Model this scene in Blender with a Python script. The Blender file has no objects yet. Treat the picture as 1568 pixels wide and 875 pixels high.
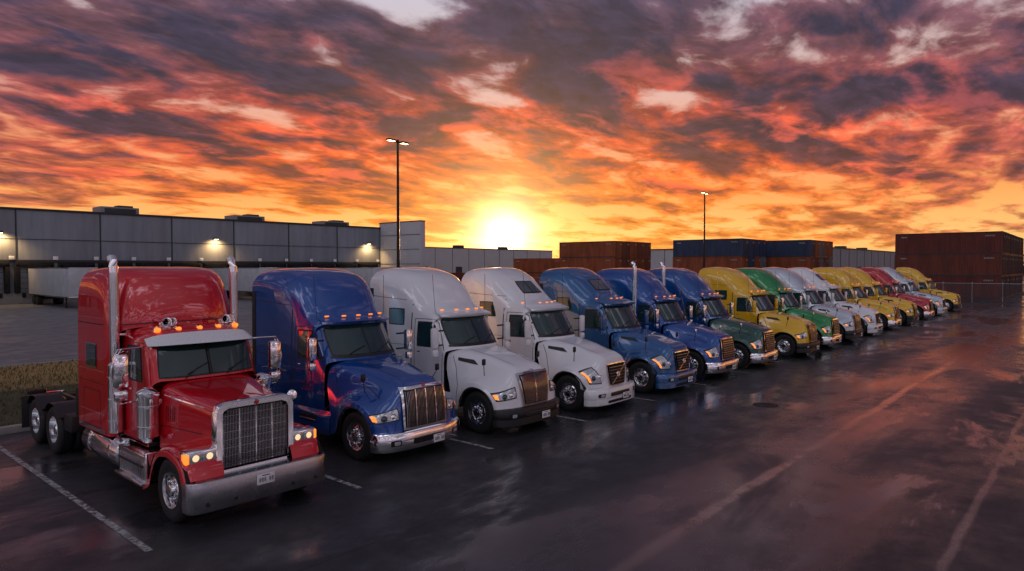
import bpy, bmesh, math, random
from mathutils import Vector, Matrix
from mathutils.bvhtree import BVHTree
random.seed(7)
S = bpy.context.scene
S.view_settings.view_transform = 'Standard'
S.view_settings.look = 'None'
S.view_settings.exposure = 0
S.view_settings.gamma = 1

H = 4.1
YAW = math.radians(41.2)
FWD = Vector((math.cos(YAW), math.sin(YAW), 0))
RGT = Vector((math.sin(YAW), -math.cos(YAW), 0))
cam = bpy.data.cameras.new('camera'); camo = bpy.data.objects.new('camera', cam)
S.collection.objects.link(camo); S.camera = camo
cam.lens = 23.79; cam.sensor_width = 36; cam.clip_end = 6000; cam.clip_start = 0.1
camo.location = (0, 0, H)
camo.rotation_euler = (math.radians(90 - 1.57), 0, YAW - math.pi / 2)

# ------------------------------------------------------------------ node helpers
class NT:
    def __init__(s, tree):
        s.t = tree; s.n = tree.nodes; s.l = tree.links
    def node(s, typ, **kw):
        n = s.n.new(typ)
        for k, v in kw.items(): setattr(n, k, v)
        return n
    def put(s, sock, v):
        if isinstance(v, bpy.types.NodeSocket): s.l.new(v, sock)
        else: sock.default_value = v
    def m(s, op, a, b=None, c=None, clamp=False):
        n = s.node('ShaderNodeMath', operation=op, use_clamp=clamp)
        s.put(n.inputs[0], a)
        if b is not None: s.put(n.inputs[1], b)
        if c is not None: s.put(n.inputs[2], c)
        return n.outputs[0]
    def vm(s, op, a, b=None, out=0):
        n = s.node('ShaderNodeVectorMath', operation=op)
        s.put(n.inputs[0], a)
        if b is not None:
            if op == 'SCALE': s.put(n.inputs['Scale'], b)
            else: s.put(n.inputs[1], b)
        return n.outputs['Value' if out else 0]
    def mix(s, f, a, b, blend='MIX'):
        n = s.node('ShaderNodeMix', data_type='RGBA', blend_type=blend)
        s.put(n.inputs[0], f)
        s.put(n.inputs[6], a if isinstance(a, bpy.types.NodeSocket) else (*a[:3], 1))
        s.put(n.inputs[7], b if isinstance(b, bpy.types.NodeSocket) else (*b[:3], 1))
        return n.outputs[2]
    def noise(s, vec, scale, detail=4, rough=.5, dist=0, out=0, lac=2.0):
        n = s.node('ShaderNodeTexNoise')
        if vec is not None: s.l.new(vec, n.inputs['Vector'])
        n.inputs['Scale'].default_value = scale; n.inputs['Detail'].default_value = detail
        n.inputs['Roughness'].default_value = rough; n.inputs['Distortion'].default_value = dist
        n.inputs['Lacunarity'].default_value = lac
        return n.outputs[out]
    def ramp(s, f, stops, interp='LINEAR'):
        n = s.node('ShaderNodeValToRGB'); cr = n.color_ramp; cr.interpolation = interp
        while len(cr.elements) < len(stops): cr.elements.new(0.5)
        for e, (p, c) in zip(cr.elements, stops):
            e.position = p
            if isinstance(c, (int, float)): c = (c, c, c)
            e.color = (*c[:3], 1)
        s.put(n.inputs[0], f)
        return n.outputs[0]
    def sm(s, v, a, b, lo=0., hi=1.):
        n = s.node('ShaderNodeMapRange', interpolation_type='SMOOTHSTEP')
        s.put(n.inputs[0], v); n.inputs[1].default_value = a; n.inputs[2].default_value = b
        n.inputs[3].default_value = lo; n.inputs[4].default_value = hi
        return n.outputs[0]

def new_mat(name):
    m = bpy.data.materials.new(name); m.use_nodes = True
    nt = NT(m.node_tree)
    b = [n for n in nt.n if n.type == 'BSDF_PRINCIPLED'][0]
    return m, nt, b

def bump(nt, b, h, strength=.3, dist=.01):
    bn = nt.node('ShaderNodeBump'); nt.put(bn.inputs['Strength'], strength)
    bn.inputs['Distance'].default_value = dist
    nt.l.new(h, bn.inputs['Height']); nt.l.new(bn.outputs[0], b.inputs['Normal'])

def simple(name, col, rough=.5, metal=0., var=.15, nscale=6, coat=0., emis=None, estr=0., bmp=0.):
    m, nt, b = new_mat(name)
    tc = nt.node('ShaderNodeTexCoord').outputs['Object']
    n1 = nt.noise(tc, nscale, 3, .6)
    c2 = tuple(c * (1 - var * 1.6) for c in col); c1 = tuple(min(1, c * (1 + var * .8)) for c in col)
    nt.l.new(nt.mix(n1, c2, c1), b.inputs['Base Color'])
    nt.l.new(nt.sm(n1, .3, .7, max(0.02, rough * .75), min(1, rough * 1.25)), b.inputs['Roughness'])
    b.inputs['Metallic'].default_value = metal
    b.inputs['Coat Weight'].default_value = coat
    if emis:
        b.inputs['Emission Color'].default_value = (*emis, 1); b.inputs['Emission Strength'].default_value = estr
        try: m.cycles.emission_sampling = 'NONE'
        except Exception: pass
    if bmp: bump(nt, b, nt.noise(tc, nscale * 8, 3), bmp, .01)
    return m

def paint(name, col, rough=.33, metal=.0):
    m, nt, b = new_mat(name)
    tc = nt.node('ShaderNodeTexCoord').outputs['Object']
    sp = nt.node('ShaderNodeSeparateXYZ'); nt.l.new(tc, sp.inputs[0])
    n1 = nt.noise(tc, 2.2, 4, .65)
    low = nt.sm(sp.outputs[2], .95, .3)
    dirt = nt.m('MULTIPLY', nt.sm(nt.m('ADD', nt.m('MULTIPLY', low, .5), nt.m('MULTIPLY', n1, .65)), .6, 1.05), .4)
    nt.l.new(nt.mix(dirt, col, (.05, .045, .042)), b.inputs['Base Color'])
    b.inputs['Metallic'].default_value = metal
    b.inputs['Specular IOR Level'].default_value = .1
    b.inputs['Roughness'].default_value = rough
    b.inputs['Coat Weight'].default_value = 1.0
    b.inputs['Coat IOR'].default_value = 1.8
    nt.l.new(nt.m('ADD', nt.m('MULTIPLY', dirt, .35), .015), b.inputs['Coat Roughness'])
    bn = nt.node('ShaderNodeBump'); bn.inputs['Strength'].default_value = .04; bn.inputs['Distance'].default_value = .02
    nt.l.new(nt.noise(tc, 2.5, 1, .4), bn.inputs['Height']); nt.l.new(bn.outputs[0], b.inputs['Coat Normal'])
    return m

# ------------------------------------------------------------------ materials
M_chrome = simple('chrome', (.90, .90, .92), .05, 1., .02, 3)
M_black = simple('black_plastic', (.014, .014, .016), .45, 0., .3, 8)
M_glass = simple('tinted_glass', (.016, .052, .054), .02, 0., .5, 1.3, coat=1.)
M_lens = simple('headlight_lens', (.66, .68, .72), .1, .5, .4, 26, coat=1.)
M_lens_on = simple('lit_headlight', (.8, .8, .8), .1, .0, .3, 30, coat=1., emis=(1, .66, .3), estr=1.0)
M_amber = simple('amber_lens', (.9, .25, .03), .15, 0., .1, 5, coat=1., emis=(1, .27, .03), estr=1.2)
M_rubber = simple('tyre_rubber', (.014, .014, .015), .7, 0., .3, 20, bmp=.3)
M_mesh = simple('grille_mesh', (.035, .037, .04), .35, .7, .3, 30)
M_plate = simple('plate_white', (.8, .8, .82), .3, 0., .06, 40)
M_alu = simple('aluminium', (.72, .73, .75), .15, 1., .06, 2.5)
M_steel = simple('bumper_steel', (.42, .43, .46), .26, 1., .12, 2.0)
M_redlens = simple('red_lens', (.5, .02, .02), .2, 0., .1, 5, coat=1.)
M_cavity = simple('cavity_black', (.005, .005, .006), .9, 0., .1, 5)
M_bar = simple('grille_bar', (.5, .51, .53), .18, 1., .15, 6)
M_lamp = simple('lit_lamp', (1, .8, .5), .4, 0., .05, 3, emis=(1, .72, .38), estr=9.)
M_text = simple('door_lettering', (.4, .03, .02), .4, 0., .1, 10)
CAB, HOOD, CHR, BLK, GLS, LNS, AMB, RUB, MSH, PLT, ALU, RED, CAV, BAR, LMP, TXT, LON, STL = range(18)
SLOTS = [None, None, M_chrome, M_black, M_glass, M_lens, M_amber, M_rubber, M_mesh, M_plate, M_alu, M_redlens, M_cavity, M_bar, M_lamp, M_text, M_lens_on, M_steel]

# ------------------------------------------------------------------ mesh builder
class MB:
    def __init__(s): s.v = []; s.f = []; s.m = []
    def add(s, vs, fs, mat):
        o = len(s.v); s.v += [tuple(v) for v in vs]
        for f in fs: s.f.append(tuple(i + o for i in f)); s.m.append(mat)
    def box(s, c, size, mat, bev=.012, rot=None, mirror=False):
        bm = bmesh.new(); bmesh.ops.create_cube(bm, size=1)
        for v in bm.verts: v.co = Vector((v.co.x * size[0], v.co.y * size[1], v.co.z * size[2]))
        if bev > 0:
            bmesh.ops.bevel(bm, geom=list(bm.edges), offset=min(bev, min(size) * .45), segments=2, affect='EDGES', profile=.5)
        R = rot if rot is not None else Matrix.Identity(3)
        vs = [R @ v.co + Vector(c) for v in bm.verts]
        fs = [[v.index for v in f.verts] for f in bm.faces]
        bm.free(); s.add(vs, fs, mat)
        if mirror: s.add([(-v[0], v[1], v[2]) for v in vs], [f[::-1] for f in fs], mat)
    def lathe(s, o, ax, prof, mat, n=28, mirror=False):
        ax = Vector(ax).normalized(); o = Vector(o)
        a = Vector((0, 0, 1)) if abs(ax.z) < .9 else Vector((1, 0, 0))
        e1 = ax.cross(a).normalized(); e2 = ax.cross(e1)
        vs = []
        for (t, r) in prof:
            for k in range(n):
                an = 2 * math.pi * k / n
                vs.append(o + ax * t + (e1 * math.cos(an) + e2 * math.sin(an)) * max(r, 1e-4))
        fs = [(i * n + k, i * n + (k + 1) % n, (i + 1) * n + (k + 1) % n, (i + 1) * n + k) for i in range(len(prof) - 1) for k in range(n)]
        s.add(vs, fs, mat)
        if mirror: s.add([(-v[0], v[1], v[2]) for v in vs], [f[::-1] for f in fs], mat)
    def cyl(s, p0, p1, r, mat, n=18, mirror=False, r2=None):
        p0 = Vector(p0); p1 = Vector(p1); L = (p1 - p0).length; r2 = r if r2 is None else r2
        b = min(.012, r * .3, L * .2)
        s.lathe(p0, p1 - p0, [(0, 0), (0, r - b), (b, r), (L - b, r2), (L, r2 - b), (L, 0)], mat, n, mirror)
    def tube(s, pts, r, mat, n=8, mirror=False):
        pts = [Vector(p) for p in pts]; vs = []
        for i, p in enumerate(pts):
            d = (pts[min(i + 1, len(pts) - 1)] - pts[max(i - 1, 0)]).normalized()
            a = Vector((0, 0, 1)) if abs(d.z) < .9 else Vector((1, 0, 0))
            e1 = d.cross(a).normalized(); e2 = d.cross(e1)
            for k in range(n):
                an = 2 * math.pi * k / n; vs.append(p + (e1 * math.cos(an) + e2 * math.sin(an)) * r)
        fs = [(i * n + k, i * n + (k + 1) % n, (i + 1) * n + (k + 1) % n, (i + 1) * n + k) for i in range(len(pts) - 1) for k in range(n)]
        fs += [tuple(range(n)), tuple((len(pts) - 1) * n + k for k in range(n))]
        s.add(vs, fs, mat)
        if mirror: s.add([(-v[0], v[1], v[2]) for v in vs], [f[::-1] for f in fs], mat)
    def grid(s, g, mat, mirror=False):
        ni = len(g); nj = len(g[0]); vs = [p for r in g for p in r]
        fs = []
        for i in range(ni - 1):
            for j in range(nj - 1):
                q = (i * nj + j, i * nj + j + 1, (i + 1) * nj + j + 1, (i + 1) * nj + j)
                if any(vs[k] is None for k in q): continue
                fs.append(q)
        vs = [v if v is not None else Vector((0, 0, 0)) for v in vs]
        used = sorted({i for f in fs for i in f}); mp = {u: k for k, u in enumerate(used)}
        vs = [vs[u] for u in used]; fs = [tuple(mp[i] for i in f) for f in fs]
        s.add(vs, fs, mat)
        if mirror: s.add([(-v[0], v[1], v[2]) for v in vs], [f[::-1] for f in fs], mat)
    def poly(s, pts, mat): s.add(pts, [tuple(range(len(pts)))], mat)
    def mesh(s, name, slots, weld=True, sharp=32):
        me = bpy.data.meshes.new(name); me.from_pydata(s.v, [], s.f)
        for m in slots: me.materials.append(m)
        me.polygons.foreach_set('material_index', s.m)
        bm = bmesh.new(); bm.from_mesh(me)
        if weld: bmesh.ops.remove_doubles(bm, verts=bm.verts, dist=1e-4)
        bmesh.ops.recalc_face_normals(bm, faces=bm.faces)
        bm.to_mesh(me); bm.free()
        me.polygons.foreach_set('use_smooth', [True] * len(me.polygons))
        me.set_sharp_from_angle(angle=math.radians(sharp)); me.update()
        return me

def link(name, me, parent=None, loc=(0, 0, 0), rot=(0, 0, 0)):
    o = bpy.data.objects.new(name, me); S.collection.objects.link(o)
    o.location = loc; o.rotation_euler = rot
    if parent: o.parent = parent
    return o

def slopes(v):
    n = len(v); d = [v[i + 1] - v[i] for i in range(n - 1)]; m = [d[0]]
    for i in range(1, n - 1):
        a, b = d[i - 1], d[i]; m.append(0 if a * b <= 0 else 2 * a * b / (a + b))
    m.append(d[-1]); return m
def pch(pts, per):
    n = len(pts); ms = [slopes([p[k] for p in pts]) for k in range(3)]; out = []
    for i in range(n - 1):
        for q in range(per + (1 if i == n - 2 else 0)):
            t = q / per; h00 = 2*t**3-3*t**2+1; h10 = t**3-2*t**2+t; h01 = -2*t**3+3*t**2; h11 = t**3-t**2
            out.append(Vector([h00*pts[i][k]+h10*ms[k][i]+h01*pts[i+1][k]+h11*ms[k][i+1] for k in range(3)]))
    return out
def surf(cage, pi=4, pj=4):
    rows = [pch(r, pj) for r in cage]
    cols = [pch([r[j] for r in rows], pi) for j in range(len(rows[0]))]
    return [[cols[j][i] for j in range(len(cols))] for i in range(len(cols[0]))]
def bvh_of(mb): return BVHTree.FromPolygons([Vector(v) for v in mb.v], mb.f)

def proj(bv, ax, a, b):
    if ax == 'S': o, d = Vector((4, a, b)), Vector((-1, 0, 0))
    elif ax == 'F': o, d = Vector((a, -3, b)), Vector((0, 1, 0))
    else: o, d = Vector((a, b, 8)), Vector((0, 0, -1))
    loc, nor, _, _ = bv.ray_cast(o, d)
    if loc is None: return None, None
    if nor.dot(d) > 0: nor = -nor
    return loc, nor
def decal(mb, bv, ax, q, off, mat, n=8, m=6, k=.0, mirror=True, grow=0.):
    cx = sum(p[0] for p in q) / 4; cy = sum(p[1] for p in q) / 4
    if grow:
        qq = []
        for p in q:
            qq.append((p[0] + grow * (1 if p[0] > cx else -1), p[1] + grow * (1 if p[1] > cy else -1)))
        q = qq
    g = []
    for i in range(n + 1):
        r = []
        for j in range(m + 1):
            u = 2 * i / n - 1; v = 2 * j / m - 1
            uu = u * math.sqrt(max(0, 1 - k * v * v / 2)); vv = v * math.sqrt(max(0, 1 - k * u * u / 2))
            u1 = (uu + 1) / 2; v1 = (vv + 1) / 2
            a = (q[0][0]*(1-u1)+q[1][0]*u1)*(1-v1)+(q[3][0]*(1-u1)+q[2][0]*u1)*v1
            b = (q[0][1]*(1-u1)+q[1][1]*u1)*(1-v1)+(q[3][1]*(1-u1)+q[2][1]*u1)*v1
            loc, nor = proj(bv, ax, a, b)
            r.append(None if loc is None else loc + nor * off)
        g.append(r)
    mb.grid(g, mat, mirror)
def seam(mb, bv, ax, pts, w=.012, off=.003, mat=BLK, mirror=True, sub=8):
    for a, b in zip(pts[:-1], pts[1:]):
        d = Vector((b[0]-a[0], b[1]-a[1])); L = d.length
        if L < 1e-5: continue
        d /= L; nx, ny = -d.y * w / 2, d.x * w / 2
        q = [(a[0]+nx, a[1]+ny), (b[0]+nx, b[1]+ny), (b[0]-nx, b[1]-ny), (a[0]-nx, a[1]-ny)]
        decal(mb, bv, ax, q, off, mat, n=sub, m=1, mirror=mirror)
def rect(y0, z0, y1, z1): return [(y0, z0), (y1, z0), (y1, z1), (y0, z1)]

# ------------------------------------------------------------------ wheels
def wheel(mb, x, y, side, dual=False, r=.52):
    sx = side
    tyre = [(-.13, .30), (-.14, .40), (-.13, .48), (-.105, .512), (-.08, .52), (-.055, .52), (-.05, .508), (-.045, .52),
            (-.01, .52), (-.005, .508), (.005, .508), (.01, .52), (.045, .52), (.05, .508), (.055, .52), (.08, .52),
            (.105, .512), (.13, .48), (.145, .44), (.14, .38), (.125, .315), (.12, .30)]
    def put(xc, prof, mat, n=36):
        mb.lathe((xc, y, r), (sx, 0, 0), prof, mat, n)
    if not dual:
        put(x, tyre, RUB)
        put(x, [(.12, .30), (.135, .295), (.13, .285), (.07, .275), (.055, .25), (.07, .225), (.095, .17), (.095, .13), (.11, .12), (.15, .11), (.16, .09), (.165, .05), (.165, 0)], ALU)
        for k in range(10):
            a = 2 * math.pi * k / 10
            cy, cz = y + math.cos(a) * .215, r + math.sin(a) * .215
            mb.cyl((x + sx * .05, cy, cz), (x + sx * .085, cy, cz), .024, CAV, 10)
            a += math.pi / 10; cy, cz = y + math.cos(a) * .15, r + math.sin(a) * .15
            mb.cyl((x + sx * .08, cy, cz), (x + sx * .125, cy, cz), .016, CHR, 8)
    else:
        put(x, tyre, RUB); put(x - sx * .32, tyre, RUB)
        put(x, [(.12, .30), (.13, .285), (.0, .27), (-.07, .24), (-.09, .16), (-.09, .12), (.08, .11), (.1, .09), (.1, 0)], ALU)
        for k in range(10):
            a = 2 * math.pi * k / 10; cy, cz = y + math.cos(a) * .2, r + math.sin(a) * .2
            mb.cyl((x - sx * .09, cy, cz), (x - sx * .06, cy, cz), .026, CAV, 10)

def chassis(mb, back=9.1, ax=(6.95, 8.3), fa=1.0):
    mb.box((.43, (1.0 + back) / 2, .86), (.09, back - 1.0, .26), BLK, .01, mirror=True)
    for y in (2.2, 3.6, 5.3, 6.2, 7.6, 9.0): mb.box((0, y, .86), (.8, .12, .18), BLK)
    mb.box((0, 7.45, 1.1), (.95, .9, .08), BLK, .03)
    mb.box((0, 7.9, 1.08), (.5, .5, .07), ALU, .02)
    mb.box((0, 7.5, 1.02), (.9, .3, .14), BLK)
    for a in ax:
        mb.cyl((-.95, a, .52), (.95, a, .52), .09, BLK)
        mb.lathe((0, a - .22, .52), (0, 1, 0), [(0, 0), (.02, .12), (.12, .21), (.3, .21), (.42, .12), (.44, 0)], BLK, 16)
        for sx in (-1, 1): wheel(mb, sx * 1.05, a, sx, True)
    mb.cyl((-1, fa, .5), (1, fa, .5), .06, BLK)
    for sx in (-1, 1):
        wheel(mb, sx * 1.04, fa, sx)
        mb.box((sx * .95, back, .62), (.62, .02, .75), RUB, .003)
        mb.box((sx * .62, back, 1.02), (.5, .05, .05), CHR)
        mb.box((sx * .95, back - .02, 1.08), (.4, .05, .1), BLK)
        mb.lathe((sx * .95, back, 1.08), (0, 1, 0), [(0, .045), (.02, .045), (.025, 0)], RED, 12)
    mb.box((0, 5.75, 1.02), (.8, 1.0, .04), ALU, .005)
    for k in range(3):
        xx = -.1 + .1 * k
        mb.tube([(xx, 5.15, 2.0), (xx, 5.5, 1.55), (xx + .1, 5.9, 1.35), (xx + .05, 6.5, 1.3), (xx, 6.9, 1.12)], .018, (BLK, RED, BLK)[k], 6)

def mirrors(mb, x, y, z, h=.5, w=.22, col=CHR, x0=1.0, loop=True):
    mb.box((x, y, z), (w, .13, h), col, .045, mirror=True)
    mb.box((x, y + .07, z), (w - .04, .01, h - .06), GLS, .003, mirror=True)
    mb.box((x, y - .01, z - h * .5 - .13), (w * .9, .11, .19), col, .04, mirror=True)
    if loop:
        for dx in (0, .05):
            mb.tube([(x0, y + .12, z + h * .55 + .05), (x - .02 + dx, y, z + h * .55 + .05), (x + .03 + dx, y, z + h * .5), (x + .03 + dx + .07, y, z), (x + .03 + dx, y, z - h * .5 - .2), (x - .02 + dx, y, z - h * .5 - .27), (x0, y + .12, z - h * .5 - .27)], .013, CHR, 6, mirror=True)
    else:
        mb.box(((x + x0) / 2, y + .05, z + h * .32), (x - x0, .05, .04), BLK, .01, mirror=True)
        mb.box(((x + x0) / 2, y + .05, z - h * .4), (x - x0, .05, .04), BLK, .01, mirror=True)

def stack(mb, x, y, z0=1.05, z1=4.15):
    pr = [(0, 0), (0, .09), (.02, .125), (1.25, .125), (1.3, .085), (z1 - z0 - .15, .08)]
    mb.lathe((x, y, z0), (0, 0, 1), pr, CHR, 20, mirror=True)
    mb.tube([(x, y, z1 - .16), (x, y + .01, z1 - .05), (x, y + .05, z1 + .05), (x, y + .12, z1 + .12)], .08, CHR, 16, mirror=True)
    for k in range(3): mb.lathe((x, y, z0 + .2 + .4 * k), (0, 0, 1), [(0, .125), (0, .135), (.04, .135), (.04, .125)], CHR, 20, mirror=True)
    mb.box((x - .12 if x > 0 else x + .12, y, z0 + 1.8), (.25, .04, .05), CHR, mirror=True)

def bumper(mb, path, prof, mat, mirror=True):
    P = pch([(p[0], p[1], 0) for p in path], 4); g = []
    for (ins, z) in prof:
        r = []
        for i, p in enumerate(P):
            d = (P[min(i + 1, len(P) - 1)] - P[max(i - 1, 0)]).normalized(); nn = Vector((-d.y, d.x, 0))
            q = p + nn * ins
            if i == 0: q.x = 0
            r.append(Vector((q.x, q.y, z)))
        g.append(r)
    mb.grid(g, mat, mirror)

def plate_text(B, x, y, z):
    B.box((x, y, z), (.31, .012, .17), PLT, .003)
    for i in range(6):
        if i == 3: continue
        xx = x - .11 + i * .044
        B.box((xx, y - .008, z - .01), (.008, .004, .07), BLK, 0); B.box((xx + .018, y - .008, z - .01), (.007, .004, .07), BLK, 0)
        B.box((xx + .009, y - .008, z + .022 * (i % 2) - .01), (.018, .004, .008), BLK, 0)
    B.box((x, y - .008, z + .06), (.14, .004, .012), BLK, 0)

# ------------------------------------------------------------------ classic conventional
def build_classic():
    body = MB(); hood = MB()
    cabc = [
     [(0,1.9,2.1),(.5,1.92,2.1),(.8,2.0,2.1),(.9,2.06,2.07),(.97,2.12,1.95),(1.0,2.15,1.6),(1.0,2.15,.95)],
     [(0,2.15,2.78),(.5,2.17,2.78),(.78,2.22,2.77),(.88,2.28,2.72),(.95,2.32,2.6),(1.0,2.34,1.8),(1.0,2.34,.95)],
     [(0,2.2,2.9),(.5,2.22,2.89),(.78,2.3,2.86),(.88,2.38,2.8),(.95,2.45,2.68),(1.0,2.5,1.8),(1.0,2.5,.95)],
     [(0,2.5,2.99),(.5,2.5,2.98),(.78,2.55,2.94),(.9,2.6,2.86),(.97,2.68,2.7),(1.0,2.7,1.8),(1.0,2.7,.95)],
     [(0,3.3,3.02),(.5,3.3,3.01),(.78,3.3,2.97),(.9,3.3,2.88),(.97,3.3,2.7),(1.0,3.3,1.8),(1.0,3.3,.95)]]
    slp = [
     [(0,3.0,3.0),(.45,3.02,3.0),(.75,3.1,2.98),(.92,3.2,2.95),(1.02,3.3,2.9),(1.05,3.42,2.0),(1.05,3.42,.95)],
     [(0,3.0,3.2),(.45,3.03,3.19),(.78,3.12,3.15),(.97,3.25,3.1),(1.1,3.4,3.0),(1.17,3.47,2.0),(1.17,3.47,.95)],
     [(0,3.08,3.64),(.48,3.12,3.62),(.82,3.22,3.55),(1.03,3.38,3.42),(1.16,3.54,3.2),(1.2,3.58,2.0),(1.2,3.58,.95)],
     [(0,3.26,3.96),(.5,3.3,3.95),(.85,3.41,3.89),(1.06,3.58,3.73),(1.18,3.72,3.4),(1.21,3.8,2.0),(1.21,3.8,.95)],
     [(0,3.7,4.09),(.5,3.73,4.09),(.88,3.82,4.05),(1.08,3.94,3.9),(1.19,4.05,3.5),(1.21,4.1,2.0),(1.21,4.1,.95)],
     [(0,4.5,4.11),(.5,4.5,4.11),(.9,4.5,4.07),(1.1,4.5,3.93),(1.2,4.5,3.5),(1.22,4.5,2.0),(1.22,4.5,.95)],
     [(0,5.05,4.09),(.5,5.05,4.09),(.9,5.05,4.05),(1.1,5.05,3.91),(1.2,5.05,3.5),(1.22,5.05,2.0),(1.22,5.05,.95)]]
    gs = surf(slp); gc = surf(cabc)
    body.grid(gc, CAB, True); body.grid(gs, CAB, True)
    last = gs[-1]
    body.poly([v for v in last] + [Vector((-v.x, v.y, v.z)) for v in reversed(last)], CAB)
    body.box((0, 3.4, 1.95), (1.9, .25, 2.0), CAB, .02)
    body.box((0, 3.6, .98), (2.0, 2.8, .08), BLK, .02)
    hc = [
     [(0,.38,1.87),(.35,.38,1.86),(.53,.38,1.82),(.62,.38,1.7),(.645,.38,1.4),(.645,.38,.9)],
     [(0,.8,1.93),(.37,.8,1.92),(.57,.8,1.875),(.67,.8,1.75),(.69,.8,1.4),(.69,.8,.95)],
     [(0,1.4,2.02),(.42,1.4,2.01),(.65,1.4,1.96),(.76,1.4,1.82),(.78,1.4,1.4),(.78,1.4,.95)],
     [(0,2.0,2.1),(.46,2.0,2.09),(.73,2.0,2.05),(.84,2.0,1.9),(.87,2.0,1.5),(.87,2.0,.95)]]
    hood.grid(surf(hc), HOOD, True)
    path = [(.16,.74),(.26,.98),(.48,1.15),(.85,1.22),(1.2,1.17),(1.45,1.0),(1.6,.78),(1.7,.56),(1.9,.48)]
    cross = [(.6,0),(.85,.01),(1.05,.0),(1.16,-.035),(1.21,-.09),(1.22,-.16)]
    cg = []
    for i, p in enumerate(path):
        a = path[max(i-1, 0)]; b = path[min(i+1, len(path)-1)]
        d = Vector((b[0]-a[0], b[1]-a[1])).normalized(); nn = (-d.y, d.x)
        cg.append([(x, p[0] + nn[0] * dz, p[1] + nn[1] * dz) for x, dz in cross])
    hood.grid(surf(cg), HOOD, True)
    cg2 = [[(x, p[0] - 0, p[1] - .05) for x in (.6, 1.2)] for p in path]
    hood.grid([[Vector(q) for q in r] for r in cg2], CAV, True)
    for sx in (-1, 1): hood.box((sx * .6, .95, .85), (.04, 1.3, .5), CAV, 0)
    bb = bvh_of(body); bh = bvh_of(hood)
    T = MB()
    q = [(.03, 2.16), (.84, 2.16), (.80, 2.72), (.03, 2.72)]
    decal(T, bb, 'F', q, .006, BLK, 8, 6, .08, True, grow=.025)
    decal(T, bb, 'F', q, .014, GLS, 8, 6, .08, True)
    T.box((0, 2.0, 2.44), (.035, .03, .62), BLK, .008, Matrix.Rotation(math.radians(-20), 3, 'X'))
    for x in (.3, -.45):
        T.tube([(x, 1.88, 2.13), (x + .25, 1.93, 2.3)], .01, BLK, 6)
        T.tube([(x + .05, 1.9, 2.2), (x + .42, 1.965, 2.36)], .012, BLK, 6)
    vis = [[Vector((x, y, z)) for x, y, z in row] for row in
           [[(0,1.87,2.73),(.5,1.9,2.73),(.85,2.02,2.72),(.98,2.2,2.71)],
            [(0,2.2,2.92),(.5,2.22,2.91),(.8,2.3,2.88),(.95,2.42,2.82)]]]
    T.grid(surf(vis, 3, 4), PLT, True)
    vis2 = [[Vector((p.x, p.y, p.z - .012)) for p in r] for r in vis]; T.grid(surf(vis2, 3, 4), BLK, True)
    for x in (-.72, -.37, 0, .37, .72):
        T.lathe((x, 2.42 + abs(x) * .08, 2.94), (0, -.94, .3), [(0, .05), (.1, .045), (.13, .03), (.14, 0)], AMB, 14)
        T.lathe((x, 2.5 + abs(x) * .08, 2.95), (0, -.94, .3), [(0, 0), (0, .055), (.1, .053)], CHR, 14)
    for x in (-.55, .55):
        T.lathe((x, 2.42, 3.1), (0, 1, 0), [(0, .085), (.03, .06), (.12, .035), (.45, .02), (.55, .03), (.56, 0)], CHR, 16)
        T.lathe((x + .13, 2.5, 3.1), (0, 1, 0), [(0, .075), (.03, .05), (.12, .03), (.35, .02), (.45, .03), (.46, 0)], CHR, 16)
        T.box((x + .06, 2.7, 3.03), (.2, .08, .1), CHR)
    G = MB()
    def shell(x1, x0, y0, y1, z0, z1, rr, mat):
        outer = [(-x1, z0), (-x1, z1 - rr), (-x1 + rr * .3, z1 - rr * .3), (-x1 + rr, z1), (x1 - rr, z1), (x1 - rr * .3, z1 - rr * .3), (x1, z1 - rr), (x1, z0)]
        inn = [(-x0, z0 + .07), (-x0, z1 - rr - .06), (-x0 + .03, z1 - rr * .3 - .10), (-x0 + rr * .7, z1 - .11), (x0 - rr * .7, z1 - .11), (x0 - .03, z1 - rr * .3 - .10), (x0, z1 - rr - .06), (x0, z0 + .07)]
        rows = []
        for (sc, yy, src) in [(0, y1, 'o'), (0, y0 + .03, 'o'), (.02, y0, 'o'), (-.02, y0 + .005, 'i'), (0, y0 + .05, 'i')]:
            src_ = outer if src == 'o' else inn
            rows.append([Vector((p[0] * (1 - sc), yy, (p[1] - 1.3) * (1 - sc) + 1.3)) for p in src_ + [src_[0]]])
        G.grid(rows, mat)
    shell(.69, .575, .27, .42, .76, 1.91, .16, CHR)
    G.box((0, .36, 1.3), (1.18, .02, .98), MSH, 0)
    for k in range(44):
        x = -.56 + 1.12 * k / 43
        top = 1.78 - (.06 if abs(x) > .5 else 0)
        G.box((x, .325, (.85 + top) / 2), (.008 if k % 11 else .016, .03, top - .85), BAR if k % 11 else CHR, 0)
    for k in range(7): G.box((0, .315, .9 + .13 * k), (1.12, .008, .006), BAR, 0)
    G.lathe((0, .262, 1.855), (0, -1, 0), [(0, .04), (.012, .035), (.018, 0)], RED, 20)
    G.lathe((0, .265, 1.855), (0, -1, 0), [(0, .05), (.006, .048)], CHR, 20)
    B = MB()
    bumper(B, [(0,0),(.6,.0),(1.0,.01),(1.16,.06),(1.22,.17),(1.22,.3)],
           [(.1,.33),(.01,.30),(.0,.33),(0,.55),(0,.75),(.012,.775),(.04,.78),(.3,.78)], STL)
    plate_text(B, 0, -.012, .62)
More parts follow.
